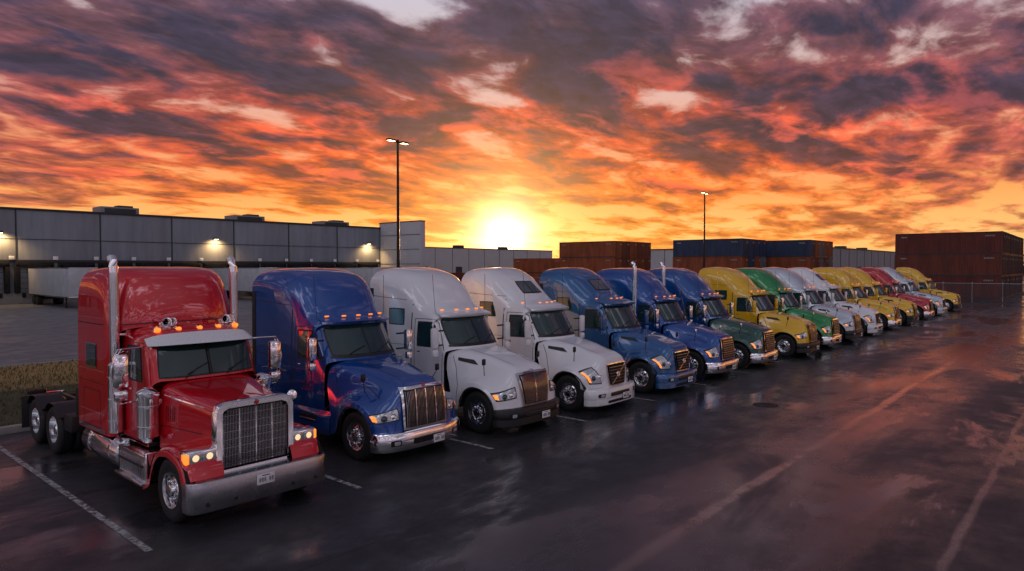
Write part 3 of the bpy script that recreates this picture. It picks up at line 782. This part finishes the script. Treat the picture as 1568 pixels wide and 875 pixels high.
m, nt, b = new_mat('grass_ground'); geo = nt.node('ShaderNodeNewGeometry').outputs['Position']
n1 = nt.noise(geo, .8, 5, .7); n2 = nt.noise(geo, 25, 3, .7)
c = nt.mix(nt.sm(n1, .35, .65), (.035, .045, .015), (.11, .085, .04)); c = nt.mix(nt.sm(n2, .4, .65), c, (.05, .055, .02))
nt.l.new(c, b.inputs['Base Color']); b.inputs['Roughness'].default_value = .9; bump(nt, b, n2, .8, .05); M_grass = m
g = MB(); g.box((40, 26.6, .05), (240, 12.4, .16), 0, .02); link('grass_verge_ground', g.mesh('verge', [M_grass]))
M_conc = simple('concrete_kerb', (.3, .29, .28), .8, 0, .25, 3, bmp=.2)
k = MB(); k.box((40, 20.3, .07), (240, .18, .2), 0, .025); k.box((40, 32.9, .07), (240, .18, .2), 0, .025); link('kerb', k.mesh('kerb', [M_conc]))
gb = MB()
M_blade = simple('grass_blades', (.075, .08, .025), .7, 0, .5, .6)
for i in range(16000):
    x = random.uniform(-14, 26); y = random.uniform(20.5, 32.7); h = random.uniform(.05, .16); a = random.uniform(0, 6.28)
    dx, dy = math.cos(a) * .02, math.sin(a) * .02; lx, ly = random.uniform(-.06, .06), random.uniform(-.06, .06)
    gb.add([(x - dx, y - dy, .12), (x + dx, y + dy, .12), (x + lx, y + ly, .13 + h)], [(0, 1, 2)], 0)
link('grass', gb.mesh('grass', [M_blade], weld=False))

m, nt, b = new_mat('white_line_paint'); geo = nt.node('ShaderNodeNewGeometry').outputs['Position']
w1 = nt.noise(geo, 9, 5, .7); w2 = nt.noise(geo, 60, 3, .7)
nt.l.new(nt.mix(nt.sm(nt.m('ADD', nt.m('MULTIPLY', w1, .7), nt.m('MULTIPLY', w2, .3)), .42, .58), (.04, .04, .04), (.5, .5, .5)), b.inputs['Base Color'])
b.inputs['Roughness'].default_value = .5; M_line = m
ln = MB(); xs = [0.2, 3.82, 7.5, 11.1, 14.75, 18.4, 22.05, 25.7]
xx = 29.5
while xx < 80: xs.append(xx); xx += 4.2
for x in xs: ln.add([(x-.055, 10.3, .005), (x+.055, 10.3, .005), (x+.055, 19.8, .005), (x-.055, 19.8, .005)], [(0, 1, 2, 3)], 0)
link('parking_line_marking', ln.mesh('lines', [M_line]))

# ------------------------------------------------------------------ warehouse
m, nt, b = new_mat('metal_cladding'); geo = nt.node('ShaderNodeNewGeometry').outputs['Position']
mp = nt.node('ShaderNodeMapping'); nt.l.new(geo, mp.inputs[0]); mp.inputs['Scale'].default_value = (1, 1, .12)
n1 = nt.noise(mp.outputs[0], .8, 5, .65)
nt.l.new(nt.mix(nt.sm(n1, .3, .7), (.19, .21, .24), (.26, .28, .32)), b.inputs['Base Color']); b.inputs['Roughness'].default_value = .6; M_clad = m
M_cladw = simple('white_cladding', (.5, .5, .52), .6, 0, .12, .3)
M_dark = simple('dark_trim', (.035, .037, .04), .6, 0, .2, 2)
M_door = simple('dock_door', (.22, .23, .25), .5, 0, .15, 1)
wh = bpy.data.objects.new('warehouse', None); S.collection.objects.link(wh)
W = MB(); hh = 10.45
seams = [-37.5, -29.3, -21, -12.8, -4.6, 3.6, 11.9, 20.1, 28.4, 36.6, 44.8, 53.1, 61.4, 69.7]
W.box((10, 110, hh/2), (119.4, 40, hh), 0, 0)
for a, bb_ in zip(seams[:-1], seams[1:]):
    W.box(((a+bb_)/2, 89.97, hh/2 + .4), (bb_ - a - .12, .12, hh - .9), 0, .02)
for a in seams: W.box((a, 89.93, hh/2 + .3), (.1, .2, hh - .6), 1, .01)
W.box((10, 89.9, hh + .06), (119.6, .3, .22), 1, .02)
W.box((10, 89.92, 7.2), (119.3, .22, .04), 1, 0)
W.box((10, 89.9, 4.75), (119.3, .3, .3), 1, .02)
W.box((10, 89.92, .6), (119.3, .3, 1.2), 2, .02)
W.box((70.2, 85.0, 5.6), (1.0, 10.2, 11.2), 3, .03)
W.box((70.2, 85.0, 11.28), (1.1, 10.3, .14), 1, .02)
for kz in range(1, 5): W.box((69.66, 85, kz * 2.3), (.08, 10, .05), 1, 0)
link('walls', W.mesh('wh_walls', [M_clad, M_dark, M_conc, M_cladw]), wh)
D = MB(); dx = -36
docks = []
while dx < 68:
    docks.append(dx)
    D.box((dx, 89.7, 4.35), (3.6, .8, .5), 0, .05); D.box((dx - 1.6, 89.7, 2.8), (.45, .8, 3.1), 0, .05); D.box((dx + 1.6, 89.7, 2.8), (.45, .8, 3.1), 0, .05)
    D.box((dx, 89.85, 2.7), (2.6, .1, 2.9), 1, .01)
    for q in range(4): D.box((dx, 89.79, 1.7 + .6 * q), (2.55, .03, .03), 0, 0)
    D.box((dx + 2.05, 89.65, 5.1), (.5, .05, .4), 2, .01)
    D.box((dx - 1.0, 89.6, 1.0), (.3, .25, .5), 0, .02); D.box((dx + 1.0, 89.6, 1.0), (.3, .25, .5), 0, .02)
    dx += 4.12
link('dock_doors', D.mesh('wh_docks', [M_cavity, M_door, M_plate]), wh)
R = MB()
for (x, w, h) in ((16.5, 3, 1.3), (31.5, 4.4, 1.3), (48.5, 4.6, 1.2), (63, 5, 1.1), (-2, 4, 1.2)):
    R.box((x, 94, hh + h/2 - .2), (w, 3, h), 0, .05)
    R.box((x, 92.45, hh + h/2 - .2), (w * .8, .1, h * .7), 1, .02); R.box((x + w*.2, 94, hh + h - .1), (w*.4, 1.5, .35), 1, .05)
link('rooftop_units', R.mesh('wh_roof', [M_door, M_dark]), wh)
L = MB()
for x in (-6, 18.6, 42.2, 67.2):
    L.box((x, 89.6, 7.9), (.5, .5, .22), 0, .04); L.box((x, 89.55, 7.78), (.42, .36, .05), 1, .01)
    ld = bpy.data.lights.new('wall_light', 'SPOT'); ld.energy = 900; ld.color = (1, .6, .24); ld.spot_size = math.radians(150); ld.spot_blend = .8; ld.shadow_soft_size = .15
    lo = bpy.data.objects.new('wall_light_source', ld); S.collection.objects.link(lo); lo.location = (x, 88.9, 7.75); lo.rotation_euler = (math.radians(20), 0, 0); lo.parent = wh
link('wall_lights', L.mesh('wh_lights', [M_dark, M_lamp]), wh)

# ------------------------------------------------------------------ trailers
tw = simple('trailer_white', (.52, .54, .57), .4, 0, .2, 1.2)
t = MB(); t.box((0, 7, 2.55), (2.55, 13.8, 2.8), 0, .04)
for i in range(28):
    for sx in (-1, 1): t.box((sx * 1.28, .35 + i * .49, 2.6), (.02, .06, 2.6), 0, .005)
t.box((0, 7, 1.12), (2.6, 13.8, .12), 1, .01); t.box((0, 7, 3.98), (2.6, 13.8, .08), 1, .01)
for sx in (-1, 1):
    t.box((sx * .8, 2.6, .6), (.12, .12, 1.1), 2, .01); t.box((sx * .8, 2.6, .06), (.25, .25, .06), 2, .01)
    for yy in (11.2, 12.4): t.lathe((sx * 1.22, yy, .5), (-sx, 0, 0), [(0, 0), (0, .25), (.03, .3), (0, .45), (.04, .5), (.5, .5), (.5, 0)], 2, 20)
t.box((0, 11.8, .8), (1.2, 2.6, .3), 2, .02)
tme = t.mesh('trailer_body', [tw, M_alu, M_rubber])
for x in (docks[11] + 1, 22.3, 42, docks[20] + 1, docks[23], docks[24]):
    e = bpy.data.objects.new('box_trailer', None); S.collection.objects.link(e); e.location = (x, 75.4, .004); link('trailer_body', tme, e)

# ------------------------------------------------------------------ street lamps
M_pole = simple('bronze_pole', (.03, .027, .025), .45, .6, .2, 2)
def street_lamp(x, y, h):
    e = bpy.data.objects.new('street_lamp', None); S.collection.objects.link(e); e.location = (x, y, 0); e.rotation_euler = (0, 0, -YAW+.9)
    p = MB(); p.cyl((0, 0, 0), (0, 0, .8), .3, 1, 20); p.cyl((0, 0, .8), (0, 0, h), .12, 0, 14, r2=.07)
    p.tube([(-.6, 0, h - .05), (.6, 0, h - .05)], .04, 0, 8); p.box((0, 0, .82), (.4, .4, .04), 0)
    for sx in (-1, 1):
        p.box((sx * .62, 0, h), (.62, .34, .11), 0, .03); p.box((sx * .62, 0, h - .062), (.5, .26, .02), 2, .005)
    p.cyl((0, 0, h - .1), (0, 0, h + .1), .08, 0, 12)
    link('pole_and_heads', p.mesh('lamp', [M_pole, M_conc, M_lamp]), e)
def cam_xy(px, d):
    u = (px - 784) / 1036.; v = FWD * d + RGT * (u * d); return v.x, v.y
x, y = cam_xy(610, 42.8); street_lamp(x, y, 12.0)
x, y = cam_xy(1078, 72.4); street_lamp(x, y, 12.0)

# ------------------------------------------------------------------ containers
def container_mesh():
    c = MB(); L, w, h = 12.19, 2.44, 2.89
    def corr(axis, sgn, n, length, z0, z1):
        pts = []; s = length / n
        for i in range(n):
            a = -length/2 + i * s
            pts += [(a, 0), (a + s*.35, 0), (a + s*.5, .04), (a + s*.85, .04)]
        pts.append((length/2, 0)); g = []
        for z in (z0, z1):
            r = []
            for (q, dd) in pts:
                if axis == 'y': r.append(Vector((sgn * (w/2 - .03 - dd), q, z)))
                else: r.append(Vector((q, sgn * (L/2 - .03 - dd), z)))
            g.append(r)
        c.grid(g, 0)
    for sgn in (-1, 1): corr('y', sgn, 42, L - .3, .12, h - .1)
    corr('x', 1, 8, w - .3, .12, h - .1)
    c.box((0, 0, h - .1), (w - .12, L - .12, .05), 0, 0)
    for sx in (-1, 1):
        for sy in (-1, 1):
            c.box((sx * (w/2 - .08), sy * (L/2 - .08), h/2), (.16, .16, h), 0, .01)
            for zz in (.07, h - .07): c.box((sx * (w/2 - .09), sy * (L/2 - .09), zz), (.184, .184, .13), 1, .01)
        c.box((sx * (w/2 - .05), 0, .08), (.1, L - .3, .16), 1, .01); c.box((sx * (w/2 - .05), 0, h - .06), (.1, L - .3, .11), 0, .01)
    for sy in (-1, 1):
        c.box((0, sy * (L/2 - .05), .08), (w - .3, .1, .16), 0, .01); c.box((0, sy * (L/2 - .05), h - .06), (w - .3, .1, .11), 0, .01)
    for sx in (-1, 1):
        c.box((sx * .53, -L/2 + .06, h/2), (1.03, .05, h - .3), 0, .01)
        for xo in (.28, .78): c.tube([(sx * xo, -L/2 + .015, .15), (sx * xo, -L/2 + .015, h - .15)], .018, 1, 6)
        for zz in (.7, 1.3, 1.9): c.box((sx * .53, -L/2 + .03, zz), (1.0, .02, .05), 0, 0)
    c.box((.75, -L/2 + .01, 2.3), (.4, .01, .25), 2, 0)
    for sx in (-1, 1):
        for i in range(5): c.box((sx * (w/2 - .01), -5.2 + i * .22, 2.35), (.012, .13, .2), 2, 0)
        c.box((sx * (w/2 - .01), 5.0, 2.35), (.012, .7, .16), 2, 0)
    return c
M_cnt_m = simple('container_marking', (.4, .38, .35), .6, 0, .5, 9)
cme = container_mesh().mesh('container', [M_black, M_dark, M_cnt_m], sharp=20)
def cont_mat(n, col):
    m, nt, b = new_mat(n); geo = nt.node('ShaderNodeNewGeometry').outputs['Position']
    mp = nt.node('ShaderNodeMapping'); nt.l.new(geo, mp.inputs[0]); mp.inputs['Scale'].default_value = (1, 1, .25)
    n1 = nt.noise(mp.outputs[0], 1.2, 4, .7)
    c = nt.mix(nt.sm(n1, .3, .7), tuple(q*.6 for q in col), tuple(q*1.2 for q in col)); c = nt.mix(nt.sm(n1, .62, .72, 0, .6), c, (.09, .04, .02))
    nt.l.new(c, b.inputs['Base Color']); b.inputs['Roughness'].default_value = .55; return m
rust = [cont_mat('container_rust%d' % i, c) for i, c in enumerate([(.14, .024, .014), (.16, .034, .016), (.11, .018, .013)])]
orng = cont_mat('container_orange', (.28, .065, .018)); cblue = cont_mat('container_blue', (.025, .045, .10)); cgrey = cont_mat('container_grey', (.14, .15, .17))
def stackc(x0, y0, nx, ny, nz, pal):
    for i in range(nx):
        for j in range(ny):
            for kz in range(nz):
                o = link('shipping_container', cme, None, (x0 + 1.22 + i * 2.52, y0 + 6.1 + j * 12.6 + random.uniform(-.08, .08), kz * 2.9))
                o.material_slots[0].link = 'OBJECT'; o.material_slots[0].material = random.choice(pal)
stackc(106.4, 9.9, 12, 1, 3, rust)
stackc(105.7, 43.6, 4, 1, 3, [cblue, cblue, cgrey, orng]); stackc(118.5, 37.2, 5, 1, 3, [cblue, rust[0], orng, cgrey])
stackc(101.0, 64.5, 5, 1, 3, [rust[0], rust[1], orng]); stackc(103.0, 77.5, 4, 1, 2, [rust[1], orng]); stackc(93, 92, 3, 1, 1, [rust[0], orng]); stackc(84, 100, 3, 1, 1, [rust[1], orng])

m, nt, b = new_mat('chain_link'); geo = nt.node('ShaderNodeNewGeometry').outputs['Position']
sp = nt.node('ShaderNodeSeparateXYZ'); nt.l.new(geo, sp.inputs[0])
def diag(sg):
    a = nt.m('ADD', sp.outputs[1], nt.m('MULTIPLY', sp.outputs[2], sg)); f = nt.m('FRACT', nt.m('MULTIPLY', a, 9.)); return nt.m('LESS_THAN', f, .16)
nt.l.new(nt.m('MAXIMUM', diag(1.), diag(-1.)), b.inputs['Alpha']); b.inputs['Base Color'].default_value = (.12, .12, .13, 1); b.inputs['Metallic'].default_value = .8; b.inputs['Roughness'].default_value = .5
M_link = m
fe = bpy.data.objects.new('chain_link_fence', None); S.collection.objects.link(fe)
f = MB(); f.add([(98, -30, .05), (98, 95, .05), (98, 95, 2.1), (98, -30, 2.1)], [(0, 1, 2, 3)], 1)
yy = -30
while yy <= 95: f.cyl((98.05, yy, 0), (98.05, yy, 2.3), .035, 0, 8); yy += 3
f.tube([(98.05, -30, 2.12), (98.05, 95, 2.12)], .025, 0, 6)
link('fence_panels', f.mesh('fence', [M_alu, M_link]), fe)

def lowb(name, x0, y0, x1, y1, h, mat):
    e = bpy.data.objects.new(name, None); S.collection.objects.link(e); q = MB()
    q.box(((x0+x1)/2, (y0+y1)/2, h/2), (x1-x0, y1-y0, h), 0, 0); q.box(((x0+x1)/2, (y0+y1)/2, h+.15), (x1-x0+.3, y1-y0+.3, .3), 1, 0)
    n = int((x1-x0)/9)
    for i in range(n):
        xq = x0 + 5 + i * 9; q.box((xq, y0 - .03, h*.5), (.12, .12, h), 1, 0)
        if i % 2: q.box((xq + 3.5, y0 - .05, 2.4), (3.4, .15, 3.6), 1, 0)
        if i % 3 == 1: q.box((xq + 2, y0 + 8, h + .9), (3.5, 3, 1.4), 1, 0)
    n = int((y1-y0)/9)
    for i in range(n):
        yq = y0 + 5 + i * 9; q.box((x0 - .03, yq, h*.5), (.12, .12, h), 1, 0)
        if i % 2: q.box((x0 - .05, yq + 3.5, 2.4), (.15, 3.4, 3.6), 1, 0)
    link('walls_and_roof', q.mesh(name, [mat, M_dark]), e)
lowb('distant_warehouse', 150, 190, 245, 240, 11.3, M_cladw)
lowb('distant_warehouse', 205, 60, 290, 95, 9.6, M_clad)
lowb('distant_warehouse', 175, 90, 215, 120, 9.0, M_cladw)
tr = MB()
M_tree = simple('distant_foliage', (.035, .04, .02), .9, 0, .5, .3)
for i in range(420):
    a = math.radians(random.uniform(-15, 100)); d = random.uniform(330, 420)
    cx, cy = math.cos(a) * d, math.sin(a) * d; hh_ = random.uniform(4, 11)
    for kk in range(26):
        p = Vector((cx + random.gauss(0, 2.4), cy + random.gauss(0, 2.4), random.uniform(.5, hh_))); s = random.uniform(.7, 1.7) * (1.25 - p.z / 14)
        n_ = [Vector((random.gauss(0, 1), random.gauss(0, 1), random.gauss(0, 1))).normalized() * s for _ in range(4)]
        tr.add([p + q for q in n_], [(0, 1, 2), (0, 2, 3), (0, 3, 1), (1, 3, 2)], 0)
link('distant_treeline', tr.mesh('trees', [M_tree], weld=False))

# ------------------------------------------------------------------ sky
sun_el = math.radians(2.5)
sd = (FWD + RGT * (-.0106)).normalized()
SD = Vector((sd.x * math.cos(sun_el), sd.y * math.cos(sun_el), math.sin(sun_el)))
w = bpy.data.worlds.new('World'); S.world = w; w.use_nodes = True
try:
    w.cycles.sampling_method = 'MANUAL'; w.cycles.sample_map_resolution = 512
except Exception: pass
nt = NT(w.node_tree); bg = [n for n in nt.n if n.type == 'BACKGROUND'][0]
D = nt.vm('NORMALIZE', nt.node('ShaderNodeTexCoord').outputs['Generated'])
sp = nt.node('ShaderNodeSeparateXYZ'); nt.l.new(D, sp.inputs[0]); Z = sp.outputs[2]
Zc = nt.m('MAXIMUM', Z, 0.0)
c = nt.vm('DOT_PRODUCT', D, tuple(SD), out=1)
cp = nt.m('MAXIMUM', c, 0.0)
inv = nt.m('DIVIDE', 1.0, nt.m('ADD', Zc, .13))
P = nt.vm('MULTIPLY', nt.vm('SCALE', D, inv), (1, 1, 0))
mpn = nt.node('ShaderNodeMapping'); nt.l.new(P, mpn.inputs[0]); mpn.inputs['Rotation'].default_value = (0, 0, -YAW + .25); mpn.inputs['Scale'].default_value = (.75, 1.1, 1)
mpn.inputs['Location'].default_value = (2.4, 6.3, 0)
P = mpn.outputs[0]
warp = nt.vm('SCALE', nt.vm('SUBTRACT', nt.noise(P, 1.8, 2, .5, out=1), (.5, .5, .5)), .3)
PW = nt.vm('ADD', P, warp)
big = nt.noise(PW, 1.1, 2, .5); det = nt.noise(PW, 3.2, 7, .57)
dens = nt.m('ADD', nt.m('MULTIPLY', big, .42), nt.m('MULTIPLY', det, .58))
thr = nt.ramp(Zc, [(0, .05), (.06, .045), (.13, .0), (.22, 0.0), (1, 0.0)])
dens = nt.m('SUBTRACT', nt.m('ADD', dens, nt.sm(Zc, .1, .32, 0, .045)), thr)
cover = nt.sm(dens, .405, .49); thick = nt.sm(dens, .455, .575)
gap = nt.ramp(Zc, [(0, (1.0, .50, .15)), (.045, (1.0, .56, .18)), (.10, (1.0, .38, .10)), (.17, (.92, .34, .17)), (.25, (.72, .47, .42)), (.36, (.58, .54, .62)), (.6, (.34, .4, .55)), (1, (.3, .38, .56))])
lit = nt.ramp(Zc, [(0, (1.0, .36, .07)), (.09, (.95, .20, .02)), (.15, (.80, .10, .015)), (.21, (.48, .06, .03)), (.28, (.19, .055, .062)), (.36, (.125, .075, .12)), (.5, (.17, .14, .2)), (1, (.34, .34, .42))])
dark = nt.ramp(Zc, [(0, (.75, .24, .06)), (.06, (.46, .11, .03)), (.11, (.24, .045, .03)), (.17, (.085, .028, .042)), (.26, (.036, .025, .054)), (.5, (.05, .046, .09)), (1, (.24, .24, .32))])
side = nt.sm(c, .97, .74)
lit = nt.mix(nt.m('MULTIPLY', side, .5), lit, (.26, .11, .14))
dark = nt.mix(nt.m('MULTIPLY', side, .5), dark, (.055, .038, .082))
cl = nt.mix(thick, lit, dark)
n3 = nt.noise(PW, 8., 4, .6)
cl = nt.vm('SCALE', cl, nt.sm(n3, .3, .7, .68, 1.35))
fire = nt.m('MULTIPLY', nt.sm(nt.noise(PW, 2.0, 5, .6), .54, .66), nt.m('MULTIPLY', nt.sm(c, .70, .93), nt.sm(Zc, .38, .16)))
cl = nt.vm('ADD', cl, nt.vm('SCALE', (.55, .06, .01), fire))
sky = nt.mix(cover, gap, cl)
g1 = nt.m('MULTIPLY', nt.m('POWER', cp, 40.), .12); g2 = nt.m('MULTIPLY', nt.m('POWER', cp, 200.), .75); g3 = nt.m('MULTIPLY', nt.m('POWER', cp, 1300.), 2.4); g4 = nt.m('MULTIPLY', nt.m('POWER', cp, 14000.), 16.)
glow = nt.vm('ADD', nt.vm('SCALE', (1.0, .34, .05), g1), nt.vm('ADD', nt.vm('SCALE', (1.0, .56, .2), g2), nt.vm('ADD', nt.vm('SCALE', (1., .8, .48), g3), nt.vm('SCALE', (1., .92, .75), g4))))
sky = nt.vm('ADD', sky, glow)
ns = nt.node('ShaderNodeTexSky', sky_type='NISHITA'); ns.sun_disc = False; ns.sun_elevation = sun_el; ns.sun_rotation = math.pi/2 - math.atan2(SD.y, SD.x)
sky = nt.vm('ADD', sky, nt.vm('SCALE', ns.outputs[0], .01))
back = nt.sm(c, .3, -.45)
bcol = nt.vm('SCALE', nt.ramp(Zc, [(0, (.17, .13, .17)), (.12, (.34, .28, .35)), (.4, (.70, .66, .76)), (1, (.5, .52, .64))]), nt.sm(dens, .39, .54, 3.0, .42))
sky = nt.mix(back, sky, bcol)
nt.l.new(sky, bg.inputs[0]); bg.inputs[1].default_value = 1.0

sl = bpy.data.lights.new('sun', 'SUN'); sl.energy = 5.0; sl.angle = math.radians(.6); sl.color = (1, .5, .2)
so = bpy.data.objects.new('sun', sl); S.collection.objects.link(so)
so.rotation_euler = SD.to_track_quat('Z', 'Y').to_euler()
